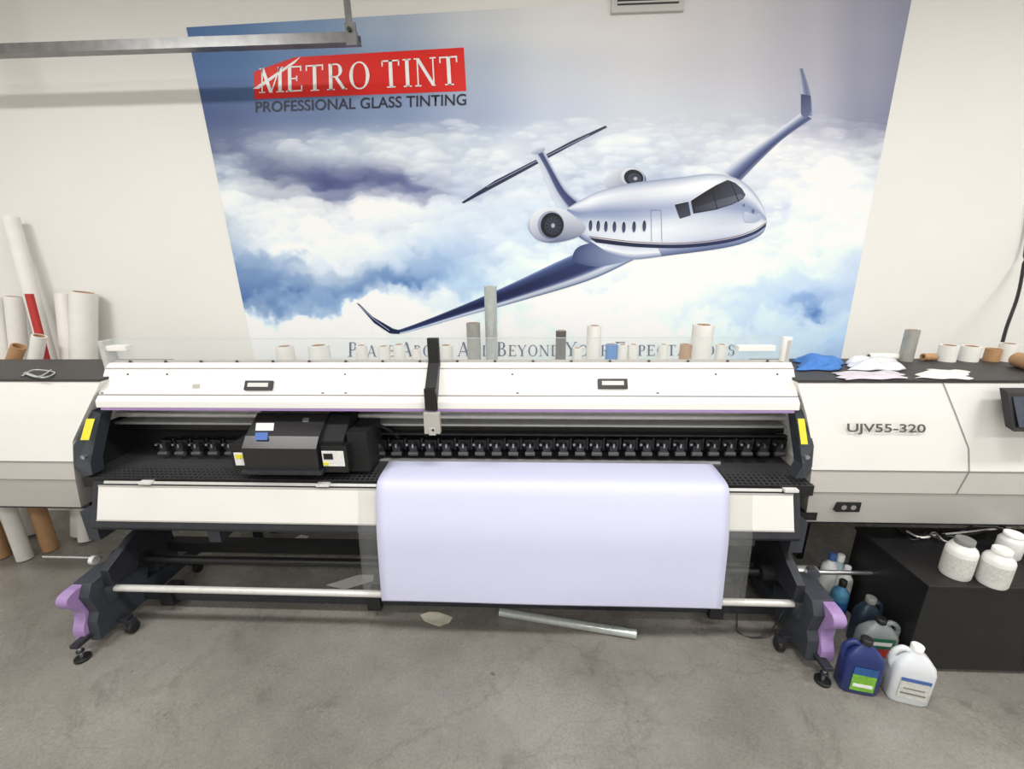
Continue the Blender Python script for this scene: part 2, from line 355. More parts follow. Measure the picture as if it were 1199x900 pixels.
# fuselage
top=[(664,244),(680,234),(705,222.5),(735,215),(768,210.5),(800,207),(828,203.5),(850,205),(868,211.5),(883,225),(893.5,242),(897.5,256)]
bot=[(664,247),(676,275),(700,289),(728,300),(756,302),(790,298),(822,294),(848,290),(868,285.5),(884,279),(894,271.5),(898,260)]
A.band(top,bot,[(0,(156,167,192)),(.05,(206,213,227)),(.12,(240,243,247)),(.20,(232,236,243)),(.29,(192,201,219)),(.37,(152,165,196)),(.46,(166,178,206)),(.54,(198,207,223)),(.64,(218,224,235)),(.74,(224,230,239)),(.84,(208,216,230)),(.93,(144,157,188)),(1,(82,96,136))],mod=lambda a,t:np.array([14,13,9])*math.sin(a*11+1+t*4)*(1 if t<.7 else .5)-np.array([46,42,30])*max(0,.14-a)/.14-np.array([34,32,22])*max(0,a-.9)/.1)
A.band([(690,281),(730,289),(770,290)],[(712,296),(740,303.5),(775,300)],[(0,(206,214,229)),(.5,(234,238,244)),(1,(118,132,168))])
A.poly([tuple(p) for p in catmull([(690,278),(745,284.5),(800,286),(850,280.5),(880,272),(897,261.5)],6)]+[tuple(p) for p in catmull([(897,265),(882,275),(850,284.5),(800,290.3),(745,289.2),(698,284)],6)],(22,28,56),(40,50,90),((700,280),(890,270)))
A.poly([tuple(p) for p in catmull([(690,276.2),(745,282.6),(800,284),(850,278.6),(880,270),(896.5,260)],6)]+[tuple(p) for p in catmull([(897,261),(880,271),(850,279.7),(800,285.1),(745,283.7),(690,277.3)],6)],(140,112,104))
for x,y in [(691,264),(700,264.5),(709,265),(719,265.5),(730,266),(742,265.5),(754,264.5)]:
    A.ell(x,y,2.9,7.4,(206,213,227),.03,16); A.ell(x+.4,y,2.2,6.6,(26,30,52),.03,16,(80,90,122),((x,y-7),(x,y+7)))
A.line([(762,246),(763,283)],.6,(124,134,164)); A.line([(774,246),(775,283)],.6,(124,134,164)); A.line([(762,246),(774,246)],.6,(124,134,164))
# cockpit glazing
A.poly([(790,239),(806,236),(809,252),(796,256)],(22,24,34),(70,76,94),((790,238),(806,257)))
A.poly([(809,235),(823,226),(838,217),(852,210.5),(861,214),(869,221),(873,228),(870,233),(857,239.5),(838,245.5),(812,250)],(14,15,24),(74,78,96),((828,222),(858,246)))
A.poly([(813,243),(838,235),(867,227),(871,229.5),(869,232),(857,238),(838,244),(814,248)],(50,52,66),(102,106,122),((820,236),(868,240)))
A.line([(833,219.5),(840,245)],1.0,(14,16,24)); A.line([(855,211.5),(865,236)],1.0,(14,16,24))
A.line([(790,239),(808,235),(822,226),(838,216.5),(852,210)],.8,(226,230,238))
A.poly([(872,248),(882,251),(890,250),(891,256),(884,260),(872,259)],(196,204,220),(168,180,206),((870,246),(886,262)),smooth=True)
A.ell(882,247,1.6,2.6,(96,110,146)); A.ell(871,240,1.0,1.6,(90,100,130))
# near engine
A.poly([(621,255),(630,245),(645,242.5),(662,246),(676,256),(686,266),(678,276),(660,282),(640,283.5),(626,277),(619,266)],(224,229,238),(84,96,132),((652,243),(652,286)),smooth=True)
A.ell(640,263,20,20,(232,236,242),0,36,(118,128,160),((632,244),(648,284))); A.ell(645,263.3,15.5,16.5,(160,166,186),0,32,(92,100,128),((640,248),(650,280))); A.ell(646.5,263.5,13.5,14.8,(14,16,26)); A.ell(647.5,264,10,11,(36,38,52)); 
for j in range(12):
    a=j*math.pi/6; A.line([(647.5+2.5*math.cos(a),264+2.8*math.sin(a)),(647.5+9.5*math.cos(a+.3),264+10.5*math.sin(a+.3))],.5,(76,78,96))
A.ell(647.5,264,2.2,2.6,(170,174,188))
A.build('aircraft_print')
# --- logo
LG=Art(); LG.k=3
LG.poly([(297,84),(345,67),(543,55.5),(546,106.5),(298,116)],(226,42,36))
LG.poly([(296,104),(352,66),(345,74),(303,104)],(248,246,244))
LG.build('logo_banner')
# --- serif letters
TH,tn=.15,.055
def seg(p,q,w):
    p=np.array(p,float);q=np.array(q,float); n=np.array([w/2,0]) if abs(q[1]-p[1])>abs(q[0]-p[0])*.35 else np.array([0,w/2])
    return [tuple(p-n),tuple(p+n),tuple(q+n),tuple(q-n)]
def sf(x,y,w=.32): return seg((x-w/2,y+(.02 if y<.5 else -.02)),(x+w/2,y+(.02 if y<.5 else -.02)),.045)
def arc(cx,cy,rx,ry,a0,a1,n=14,th=TH):
    out=[]
    for i in range(n):
        A0=math.radians(a0+(a1-a0)*i/n);A1=math.radians(a0+(a1-a0)*(i+1)/n); q=[]
        for a,s_ in((A0,1),(A1,1),(A1,0),(A0,0)):
            t=tn+(th-tn)*abs(math.cos(a)); q.append((cx+(rx-t*(1-s_))*math.cos(a),cy+(ry-tn*(1-s_))*math.sin(a)))
        out.append(q)
    return out
LET={
'M':(1.05,[seg((.14,0),(.14,1),tn),seg((.14,1),(.52,0),TH),seg((.52,0),(.9,1),tn),seg((.9,0),(.9,1),TH),sf(.14,0,.26),sf(.9,0),sf(.12,1,.2),sf(.92,1,.24)]),
'E':(.78,[seg((.2,0),(.2,1),TH),seg((.1,.97),(.68,.97),tn),seg((.1,.03),(.7,.03),tn),seg((.2,.52),(.5,.52),tn),seg((.67,1),(.67,.8),tn),seg((.7,0),(.7,.24),tn),seg((.5,.42),(.5,.62),tn),sf(.18,0,.3),sf(.18,1,.3)]),
'T':(.82,[seg((.41,0),(.41,1),TH),seg((.06,.97),(.76,.97),tn),seg((.07,1),(.07,.78),tn),seg((.75,1),(.75,.78),tn),sf(.41,0,.36)]),
'R':(.86,[seg((.2,0),(.2,1),TH),seg((.14,.97),(.45,.97),tn),seg((.2,.5),(.45,.5),tn),seg((.42,.5),(.76,0),TH),sf(.2,0,.32),sf(.78,0,.18)]+arc(.42,.74,.27,.26,-90,90)),
'P':(.72,[seg((.2,0),(.2,1),TH),seg((.14,.97),(.42,.97),tn),seg((.2,.46),(.42,.46),tn),sf(.2,0,.34)]+arc(.4,.72,.27,.28,-90,90)),
'B':(.78,[seg((.2,0),(.2,1),TH),seg((.1,.97),(.4,.97),tn),seg((.2,.53),(.42,.53),tn),seg((.1,.03),(.42,.03),tn)]+arc(.38,.76,.25,.24,-90,90)+arc(.4,.27,.3,.27,-90,90)),
'O':(.96,arc(.48,.5,.42,.52,0,360,30)),
'C':(.86,arc(.5,.5,.42,.52,45,315,24)+[seg((.8,.98),(.8,.72),tn),seg((.8,.02),(.8,.2),tn)]),
'D':(.9,[seg((.2,0),(.2,1),TH),seg((.1,.97),(.4,.97),tn),seg((.1,.03),(.4,.03),tn)]+arc(.38,.5,.44,.5,-90,90,20)),
'I':(.42,[seg((.21,0),(.21,1),TH),sf(.21,0,.34),sf(.21,1,.34)]),
'N':(.96,[seg((.16,0),(.16,1),tn),seg((.16,1),(.8,0),TH),seg((.8,0),(.8,1),tn),sf(.16,0,.26),sf(.8,1,.26),sf(.12,1,.2)]),
'A':(.9,[seg((.12,0),(.45,1),tn),seg((.45,1),(.78,0),TH),seg((.24,.33),(.64,.33),tn),sf(.12,0,.22),sf(.79,0,.28)]),
'V':(.88,[seg((.12,1),(.45,0),TH),seg((.45,0),(.76,1),tn),sf(.12,1,.28),sf(.76,1,.22)]),
'Y':(.84,[seg((.1,1),(.42,.46),TH),seg((.42,.46),(.74,1),tn),seg((.42,0),(.42,.5),TH),sf(.1,1,.26),sf(.74,1,.2),sf(.42,0,.32)]),
'U':(.9,[seg((.19,1),(.19,.3),TH),seg((.74,1),(.74,.3),tn),sf(.19,1,.3),sf(.74,1,.24)]+arc(.455,.32,.33,.34,180,360,14)),
'X':(.88,[seg((.12,1),(.76,0),TH),seg((.76,1),(.12,0),tn),sf(.14,1,.26),sf(.76,1,.2),sf(.12,0,.2),sf(.76,0,.26)]),
'L':(.72,[seg((.2,0),(.2,1),TH),seg((.1,.03),(.66,.03),tn),seg((.66,0),(.66,.24),tn),sf(.2,1,.32)]),
'F':(.7,[seg((.2,0),(.2,1),TH),seg((.1,.97),(.66,.97),tn),seg((.2,.52),(.48,.52),tn),seg((.65,1),(.65,.8),tn),sf(.2,0,.32)]),
'S':(.66,arc(.33,.75,.25,.26,60,270,12)+arc(.33,.26,.26,.28,-120,90,14)+[seg((.52,.98),(.52,.74),tn),seg((.1,.02),(.1,.26),tn)])}
def serif(words,quad,m,name,parent,y=None,gap=.06,spc=.35):
    polys=[];x=0
    for ch,k in words:
        if ch==' ': x+=spc*k; continue
        w,ps=LET[ch]
        for p in ps: polys.append([(x+a*k,b_*k) for a,b_ in p])
        x+=w*k+gap
    q=MB(); tl_,tr_,br_,bl_=[W(p[0],p[1],y=y) for p in quad]
    for p in polys:
        vs=[]
        for a,b_ in p:
            t=a/x; vs.append((bl_*(1-t)+br_*t)*(1-b_)+(tl_*(1-t)+tr_*t)*b_)
        q.add(vs,[tuple(range(len(vs)))],m)
    return q.build(name,parent)
def sans(txt,quad,m,name,parent,y,bold=0):
    cu=bpy.data.curves.new(name,'FONT'); cu.body=txt; cu.offset=bold; ob=bpy.data.objects.new(name,cu); sc.collection.objects.link(ob)
    bpy.context.view_layer.update(); me=bpy.data.meshes.new_from_object(ob); bpy.data.objects.remove(ob)
    xs=[v.co.x for v in me.vertices];ys=[v.co.y for v in me.vertices];x0,x1,y0,y1=min(xs),max(xs),min(ys),max(ys)
    tl_,tr_,br_,bl_=[W(p[0],p[1],y=y) for p in quad]
    for v in me.vertices:
        a=(v.co.x-x0)/(x1-x0);b_=(v.co.y-y0)/(y1-y0); v.co=(bl_*(1-a)+br_*a)*(1-b_)+(tl_*(1-a)+tr_*a)*b_
    me.materials.clear(); me.materials.append(m); o=bpy.data.objects.new(name,me); sc.collection.objects.link(o); o.parent=parent; return o
LW=mat('logo_white',(250,248,246),.4); NV=mat('text_navy',(26,28,52),.5); NB=mat('text_blue',(50,78,118),.5)
serif([(c,1) for c in 'METRO TINT'],[(303,80),(538,65),(540,99),(303,109)],LW,'logo_lettering',mural,y=YM-.0045)
sans('PROFESSIONAL GLASS TINTING',[(299,119),(546,109.5),(546,123),(299,131.5)],NV,'tagline_lettering',mural,YM-.003,.012)
s=[]
txt='PLACE ABOVE AND BEYOND YOUR EXPECTATIONS'
for i,ch in enumerate(txt):
    s.append((ch,1.0 if (i==0 or txt[i-1]==' ') and ch not in ' ' else .78))
serif(s,[(407,400.5),(862,400),(862,416),(407,417.5)],NB,'slogan_lettering',mural,y=YM-.003)
# ------------------------------------------------ wall vent, door track
v0=W(716,-12,y=YW);v1=W(799,15,y=YW); q=MB(); q.box(v0.x,v1.x,YW-.025,YW-.005,v1.z,v0.z,WHITE2)
q.box(v0.x+.03,v1.x-.03,YW-.028,YW-.024,v1.z+.03,v0.z-.03,DK)
n=int((v0.z-v1.z-.06)/.018)
for i in range(n):
    z=v1.z+.035+i*.018; q.box(v0.x+.03,v1.x-.03,YW-.036,YW-.027,z,z+.006,WHITE2)
q.build('wall_air_vent')
YR=2.38; a=W(-60,64,y=YR); b_=W(421,45,y=YR); zr=(a.z+b_.z)/2; GAL=mat('galvanised_steel',(132,132,131),.35,.7,var=.15,scale=20)
q=MB(); q.prism([(YR-.03,zr-.022),(YR+.02,zr-.022),(YR+.02,zr+.022),(YR+.012,zr+.022),(YR+.012,zr-.014),(YR-.022,zr-.014),(YR-.022,zr+.022),(YR-.03,zr+.022)],XL+.02,b_.x,GAL)
q.box(b_.x-.05,b_.x,YR-.045,YR-.031,zr-.04,zr+.05,GAL); q.box(b_.x-.045,b_.x-.015,YR-.043,YR-.034,zr,ZC,GAL); q.box(b_.x-.045,b_.x-.04,YR-.034,YR-.01,zr+.04,ZC,GAL)
q.cyl((b_.x-.028,YR-.055,zr+.02),(b_.x-.028,YR-.04,zr+.02),.010,DK)
q.box(-2.9,-2.86,YR-.02,YR+.01,zr+.02,ZC,GAL)
q.build('overhead_door_track')
# ------------------------------------------------ PRINTER
PR=empty('wide_format_printer')
XLo,XRo=-3.4,3.45
def housing(side):
    q=MB(); 
    if side<0: lv=[(118,447,1.80),(101,485,1.775),(86,520,1.755),(87,545,1.74),(90,567,1.75),(97,600,1.80)]; xo=XLo
    else: lv=[(934,447,1.80),(945,485,1.775),(952,520,1.755),(951,546,1.74),(949,571,1.75),(944,604,1.80)]; xo=XRo
    rings=[]
    for px,py,Y in lv:
        w=W(px,py,y=Y); z=zof(py,Y); rings.append((w.x,Y,z))
    for i in range(len(rings)-1):
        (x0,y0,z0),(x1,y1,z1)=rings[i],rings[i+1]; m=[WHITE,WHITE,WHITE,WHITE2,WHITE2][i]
        q.add([(xo,y0,z0),(x0,y0,z0),(x1,y1,z1),(xo,y1,z1)],[(0,1,2,3)],m)
        q.add([(x0,y0,z0),(x0,2.2,z0),(x1,2.2,z1),(x1,y1,z1)],[(0,1,2,3)],m)
        q.add([(xo,y0,z0),(xo,2.2,z0),(xo,2.2,z1),(xo,y1,z1)],[(0,1,2,3)],m)
        q.add([(xo,2.2,z0),(x0,2.2,z0),(x1,2.2,z1),(xo,2.2,z1)],[(0,1,2,3)],m)
    x0,y0,z0=rings[0]; q.box(min(xo,x0),max(xo,x0),y0-.004,2.22,z0,z0+.012,TOPB)
    x1,y1,z1=rings[-1]; q.add([(xo,y1,z1),(x1,y1,z1),(x1,2.2,z1),(xo,2.2,z1)],[(0,1,2,3)],DK)
    q.box(min(xo,x1),max(xo,x1),1.84,2.18,z1-.035,z1,DK)
    x,y,z=rings[3]; q.box(min(xo,x),max(xo,x),y-.003,y+.004,z-.002,z+.002,SEAM)
    x,y,z=rings[4]; q.box(min(xo,x),max(xo,x),y-.002,y+.004,z-.002,z+.002,SEAM)
    return q,rings
q,rl=housing(-1); q.build('left_housing',PR)
q,rr=housing(1)
sp=[]
for px,py,k in [(1104,447,0),(1135,521,2),(1136,547,3),(1121,573,4)]:
    w=W(px,py,y=rr[k][1]); sp.append(Vector((w.x,rr[k][1]-.0025,rr[k][2])))
for i in range(3):
    a,c=sp[i],sp[i+1]
    if i==0:
        mid=a.lerp(c,(a.z-rr[1][2])/(a.z-c.z)); mid.y=rr[1][1]-.0025; segs=[(a,mid),(mid,c)]
    else: segs=[(a,c)]
    for a,c in segs: q.add([a-Vector((.0022,0,0)),a+Vector((.0022,0,0)),c+Vector((.0022,0,0)),c-Vector((.0022,0,0))],[(0,1,2,3)],SEAM)
a=W(978,586,y=1.775);c=W(1003,597,y=1.775); q.box(a.x,c.x,1.758,1.78,c.z,a.z,BLK)
for k in(.3,.7):
    x=a.x+(c.x-a.x)*k; q.cyl((x,1.756,(a.z+c.z)/2),(x,1.76,(a.z+c.z)/2),.012,SIL)
q.build('right_housing',PR)
sans('UJV55-320',[(992,495.5),(1084,496.5),(1084,509.5),(992,508.5)],mat('badge_grey',(104,100,98),.4,.3),'badge_lettering',PR,1.753,.018)
# covers
cx0=xof(118,455,1.82);cx1=xof(933,455,1.82); cm0=xof(501,455,1.82); cm1=xof(514,455,1.82)
q=MB()
cp=[(479,1.775),(471,1.778),(463,1.800),(431,1.865),(424,1.89)]
pts=[(Y,zof(py,Y)) for py,Y in cp]
for x0,x1 in((cx0,cm0+.012),(cm1-.012,cx1)):
    prof=pts+[(1.91,pts[-1][1]-.01),(1.91,pts[-1][1]-.04),(1.83,pts[2][1]),(1.80,pts[0][1])]
    q.prism(prof,x0,x1,WHITE)
q.build('front_covers',PR,.003)
q=MB()
(y0,z0),(y1,z1),(y2,z2),(y3,z3),(y4,z4)=pts
q.box(cx0,cx1,y2-.003,y2+.003,z2-.003,z2+.002,SEAM)
q.box(cx0,cx1,y3-.004,y3+.004,z3-.003,z3+.002,GREYP)
q.box(cx0+.02,cx1-.02,y0-.001,y0+.03,z0-.012,z0-.001,PURP)
def oncover(px,py):
    Dd=W(px,py,y=1); o=Vector((0,0,H)); dd=Dd-o
    A_=Vector((0,y2,z2)); nn=Vector((0,z3-z2,-(y3-y2))).normalized(); t=(A_-o).dot(nn)/dd.dot(nn); return o+dd*t,nn
e1=Vector((1,0,0)); e2=Vector((0,y3-y2,z3-z2)).normalized()
def cbox(px,py,w,h,dep,m,off=0):
    c,nn=oncover(px,py); nn=-nn if nn.y>0 else nn
    c=c+nn*off
    q.extr([c-e1*w/2-e2*h/2,c+e1*w/2-e2*h/2,c+e1*w/2+e2*h/2,c-e1*w/2+e2*h/2],nn*dep,m)
for px,py in((304,451.5),(717,449.5)):
    cbox(px,py,.132,.045,.012,BLK); cbox(px,py-.3,.098,.020,.003,WHITE2,.012)
for px in (196,404,600,838,910,150): cbox(px,438,.008,.008,.004,SCREW)
cbox(230,452,.035,.02,.003,GREYP)
for px in (120,378,405,606,770): cbox(px,460,.012,.006,.003,SCREW)
q.box(cx0,cx1,1.905,1.93,z4-.05,z4+.004,GREYP)
for k in range(18):
    x=cx0+.1+(cx1-cx0-.2)*k/17; q.cyl((x,1.9,z4-.004),(x,1.9,z4+.008),.006,SCREW,n=10)
q.box(cm0,cm1,1.745,1.765,zof(480,1.75),zof(455,1.75),BLK)
q.box(cm0,cm1,1.86,1.885,zof(445,1.86),zof(396,1.86),BLK)
q.prism([(1.745,zof(480,1.75)),(1.745,zof(462,1.75)),(1.855,zof(424,1.86)),(1.9,zof(428,1.86)),(1.79,zof(480,1.77))],cm0,cm1,BLK)
a=W(496,483,y=1.74);c=W(516,507,y=1.74); q.box(a.x,c.x,1.73,1.76,c.z,a.z,GREYP); q.box(a.x+.02,c.x-.02,1.727,1.76,c.z-.006,c.z+.03,ALU); q.cyl((a.x+.04,1.725,c.z+.02),(a.x+.04,1.73,c.z+.02),.006,BLK,n=10)
q.build('cover_fittings',PR,.0015)
# acrylic shield
m=bpy.data.materials.new('clear_acrylic'); m.use_nodes=True; nt2=m.node_tree; nt2.nodes.clear()
ou=nt2.nodes.new('ShaderNodeOutputMaterial'); tr=nt2.nodes.new('ShaderNodeBsdfTransparent'); tr.inputs[0].default_value=(.97,.98,.975,1); gl=nt2.nodes.new('ShaderNodeBsdfPrincipled'); gl.inputs['Base Color'].default_value=(.8,.82,.82,1); gl.inputs['Roughness'].default_value=.1
mx=nt2.nodes.new('ShaderNodeMixShader'); mx.inputs[0].default_value=.08; nt2.links.new(tr.outputs[0],mx.inputs[1]); nt2.links.new(gl.outputs[0],mx.inputs[2]); nt2.links.new(mx.outputs[0],ou.inputs[0]); ACR=m
q=MB(); zt_=zof(396,1.915); q.box(cx0+.02,cx1-.02,1.915,1.919,z4-.02,zt_,ACR); q.box(cx0+.02,cx1-.02,1.9145,1.9195,zt_,zt_+.002,mat('acrylic_edge',(190,200,196),.3)); q.build('acrylic_shield',PR)
q=MB()
for pa,pb in((122,152),(863,905)):
    a=W(pa,404,y=1.91);c=W(pb,410,y=1.91); q.box(a.x,c.x,1.89,1.93,c.z,a.z,WHITE)
a=W(124,403,y=1.91); q.box(a.x-.01,a.x+.015,1.88,1.94,z4-.03,a.z+.02,ALU)
a=W(921,402,y=1.91); q.box(a.x-.008,a.x+.01,1.89,1.93,z4-.03,a.z+.02,ALU); q.cyl((a.x,1.91,z4),(a.x,1.91,a.z+.03),.02,WHITE)
q.build('shield_brackets',PR,.002)
q=MB(); q.box(cx0,cx1,1.93,2.2,1.10,1.25,WHITE2)
q.box(cx0-.05,cx1+.05,2.06,2.2,.80,1.12,BLK2)
q.box(cx0,cx1,1.80,1.93,z0+.02,z0+.04,BLK2)
q.build('rear_beam',PR)
ix0=xof(112,520,1.83); ix1=xof(944,520,1.83)
q=MB()
CHR=mat('chrome_rail',(232,232,232),.35,.2)
zA=zof(487,1.95); q.cyl((ix0,1.95,zA),(ix1,1.95,zA),.012,CHR); q.box(ix0,ix1,2.02,2.05,zA-.045,zA+.03,ALU)
zB=zof(497,1.95); q.box(ix0,ix1,1.945,2.03,zB-.006,zB+.005,mat('rail_grey',(186,188,186),.35,.4)); q.box(ix0,ix1,1.97,2.06,zB-.045,zB-.015,BLK)
q.box(ix0,ix1,2.03,2.06,.85,zB-.04,BLK2)
zC=zof(508,1.94); q.box(xof(440,509,1.95),ix1,1.935,1.96,zC-.004,zC+.004,DK)
px=196
while px<925:
    if not 285<px<442:
        w=W(px,522,y=1.93); x=w.x; z=w.z
        q.box(x-.030,x+.030,1.925,1.97,z-.010,z+.035,BLK); q.box(x-.018,x+.018,1.90,1.93,z-.022,z+.012,DK)
        q.cyl((x-.024,1.90,z-.028),(x+.024,1.90,z-.028),.011,mat('roller_rubber',(70,70,72),.5),n=12)
        q.cyl((x-.03,1.915,z+.02),(x-.03,1.898,z+.02),.006,SIL,n=10); q.box(x-.004,x+.004,1.895,1.92,z+.005,z+.025,SIL)
        q.box(x+.034,x+.042,1.93,1.95,z-.02,z+.04,DK)
    px+=19.3
q.build('rails_and_pinch_rollers',PR)
pm=bpy.data.materials.new('perforated_platen'); pm.use_nodes=True; nn=pm.node_tree; bb=nn.nodes['Principled BSDF']
t=nn.nodes.new('ShaderNodeTexCoord'); vv=nn.nodes.new('ShaderNodeTexVoronoi'); vv.inputs['Scale'].default_value=42; vv.inputs['Randomness'].default_value=0; nn.links.new(t.outputs['Object'],vv.inputs['Vector'])
cr=nn.nodes.new('ShaderNodeValToRGB'); cr.color_ramp.elements[0].position=.3; cr.color_ramp.elements[0].color=(.002,.002,.002,1); cr.color_ramp.elements[1].position=.36; cr.color_ramp.elements[1].color=(.05,.051,.053,1)
nn.links.new(vv.outputs['Distance'],cr.inputs[0]); nn.links.new(cr.outputs[0],bb.inputs['Base Color']); bb.inputs['Roughness'].default_value=.35
q=MB(); zPl=zof(541,1.89)-.004; zF=zof(563,1.725)-.004
q.add([(ix0,2.06,zPl+.005),(ix1,2.06,zPl+.005),(ix1,1.89,zPl),(ix0,1.89,zPl)],[(0,1,2,3)],pm)
q.add([(ix0,1.89,zPl),(ix1,1.89,zPl),(ix1,1.725,zF),(ix0,1.725,zF)],[(0,1,2,3)],pm)
q.add([(ix0,1.725,zF),(ix1,1.725,zF),(ix1,1.725,zF-.05),(ix0,1.725,zF-.05)],[(0,1,2,3)],BLK)
q.box(xof(440,538,1.90),xof(845,538,1.90),1.905,1.92,zPl-.01,zPl+.010,ALU)
q.build('platen',PR)
# tray
tx0=xof(108,600,1.66); tx1=xof(937,602,1.66)
zT0=zof(571,1.72);zT1=zof(621,1.655)
q=MB(); q.prism([(1.74,zT0+.012),(1.72,zT0+.010),(1.65,zT1-.012),(1.66,zT1-.03),(1.80,zT1-.03),(1.80,zT0)],tx0-.02,tx1+.02,DK)
q.build('tray_frame',PR,.003)
q=MB()
def tp(t,off): 
    y=1.72*(1-t)+1.65*t; z=(zT0+.010)*(1-t)+(zT1-.012)*t
    n_=Vector((0,-((zT0+.01)-(zT1-.012)),.063)); n_.normalize(); return (y+n_.y*off,z+n_.z*off)
x_a=tx0+.012; x_b=tx1-.012
a0=tp(.07,.003);a1=tp(.84,.003)
q.add([(x_a,*a0),(x_b,*a0),(x_b,*a1),(x_a,*a1)],[(0,1,2,3)],mat('tray_white',(224,222,217),.45,var=.02,scale=4))
for t0_,t1_ in((.07,.10),(.82,.85)):
    g0=tp(t0_,.006);g1=tp(t1_,.006); q.add([(x_a,*g0),(x_b,*g0),(x_b,*g1),(x_a,*g1)],[(0,1,2,3)],GREYP)
g=tp(-.03,.006); h_=tp(.03,.008)
xm=xof(441,574,1.71); xm2=xof(852,578,1.71)
q.add([(x_a+.03,*g),(xm,*g),(xm,*h_),(x_a+.03,*h_)],[(0,1,2,3)],ALU); q.add([(xm2,*g),(x_b-.05,*g),(x_b-.05,*h_),(xm2,*h_)],[(0,1,2,3)],ALU)
for px in(175,380,925):
    x=xof(px,570,1.72); q.box(x-.03,x+.03,1.70,1.725,zT0+.008,zT0+.02,LBL)
q.build('front_tray',PR)
# end brackets
q=MB()
for sgn,xi,xt in((-1,ix0,tx0),(1,ix1,tx1)):
    if sgn<0: P_=[W(108,480,y=1.80),W(118,484,y=1.80),W(106,540,y=1.72),W(108,556,y=1.72),W(98,558,y=1.73),W(87,545,y=1.735),W(86,522,y=1.75)]
    else: P_=[W(931,482,y=1.80),W(943,480,y=1.80),W(953,522,y=1.75),W(951,546,y=1.735),W(941,560,y=1.73),W(931,560,y=1.72),W(940,545,y=1.72)]
    q.extr(P_,(0,.06,0),DKG)
    if sgn>0: a=W(934,490,y=1.765);b2=W(942,490,y=1.765);c=W(946,520,y=1.735);e=W(938,520,y=1.735)
    else: a=W(101,490,y=1.765);b2=W(111,490,y=1.765);c=W(104,515,y=1.735);e=W(94,515,y=1.735)
    q.add([a,b2,c,e],[(0,1,2,3)],YEL)
    q.box(xi-.004,xi+.004,1.80,2.06,zPl-.05,z0+.02,BLK2)
    w=W(98 if sgn<0 else 945,535,y=1.725); q.cyl((w.x,1.72,w.z),(w.x,1.735,w.z),.010,SIL)
q.build('end_brackets',PR)
# carriage
q=MB()
def pb(x0,x1,yp0,yp1,Y0,Y1,m):
    a=W(x0,yp0,y=Y0);c=W(x1,yp1,y=Y0); q.box(a.x,c.x,Y0,Y1,c.z,a.z,m)
ca0=xof(288,552,1.70); ca1=xof(374,552,1.70)
zc1=zof(553,1.70); zc2=zof(527,1.70); zc3=zof(484,1.86)
CARB=mat('carriage_black',(40,39,40),.32,var=.1)
q.prism([(1.70,zc1),(1.70,zc2),(1.74,zc2+.045),(1.85,zc3),(1.95,zc3),(1.95,zc1)],ca0,ca1,CARB)
q.prism([(1.745,zc1+.01),(1.745,zc2+.02),(1.87,zc3-.005),(1.96,zc3-.005),(1.96,zc1+.01)],ca1,xof(404,540,1.74),BLK2)
pb(375,409,522,553,1.715,1.93,BLK); pb(405,434,506,552,1.76,1.95,BLK2); pb(268,297,520,553,1.72,1.90,BLK)
pb(376,404,528,546,1.712,1.716,LBL); pb(378,390,531,538,1.710,1.714,BLK)
pb(273,293,530,545,1.716,1.721,LBL); pb(275,285,532,537,1.714,1.718,YEL)
pb(378,385,541,545,1.710,1.713,YEL)
n1=Vector((0,-(zc3-zc2-.045),.11)).normalized()
def cf(px,py):
    o=Vector((0,0,H)); dd=W(px,py,y=1)-o; A_=Vector((0,1.74,zc2+.045))+n1*.003; t=(A_-o).dot(n1)/dd.dot(n1); return o+dd*t
for quad,m in (([(300,495),(321,495),(320,504),(299,504)],LBL),([(299,506),(314,506),(313,515),(298,515)],BLUE),([(355,489),(362,489),(361,494),(354,494)],mat('grey_btn',(110,110,112)))):
    q.add([cf(*p) for p in quad],[(0,1,2,3)],m)
q.box(ca0-.01,ca1+.02,1.68,1.72,zc1-.012,zc1+.004,DK)
q.tube([W(410,505,y=1.9),W(430,494,y=1.93),W(455,503,y=1.95),W(470,515,y=1.96)],.010,BLK2)
q.build('print_carriage',PR,.004)
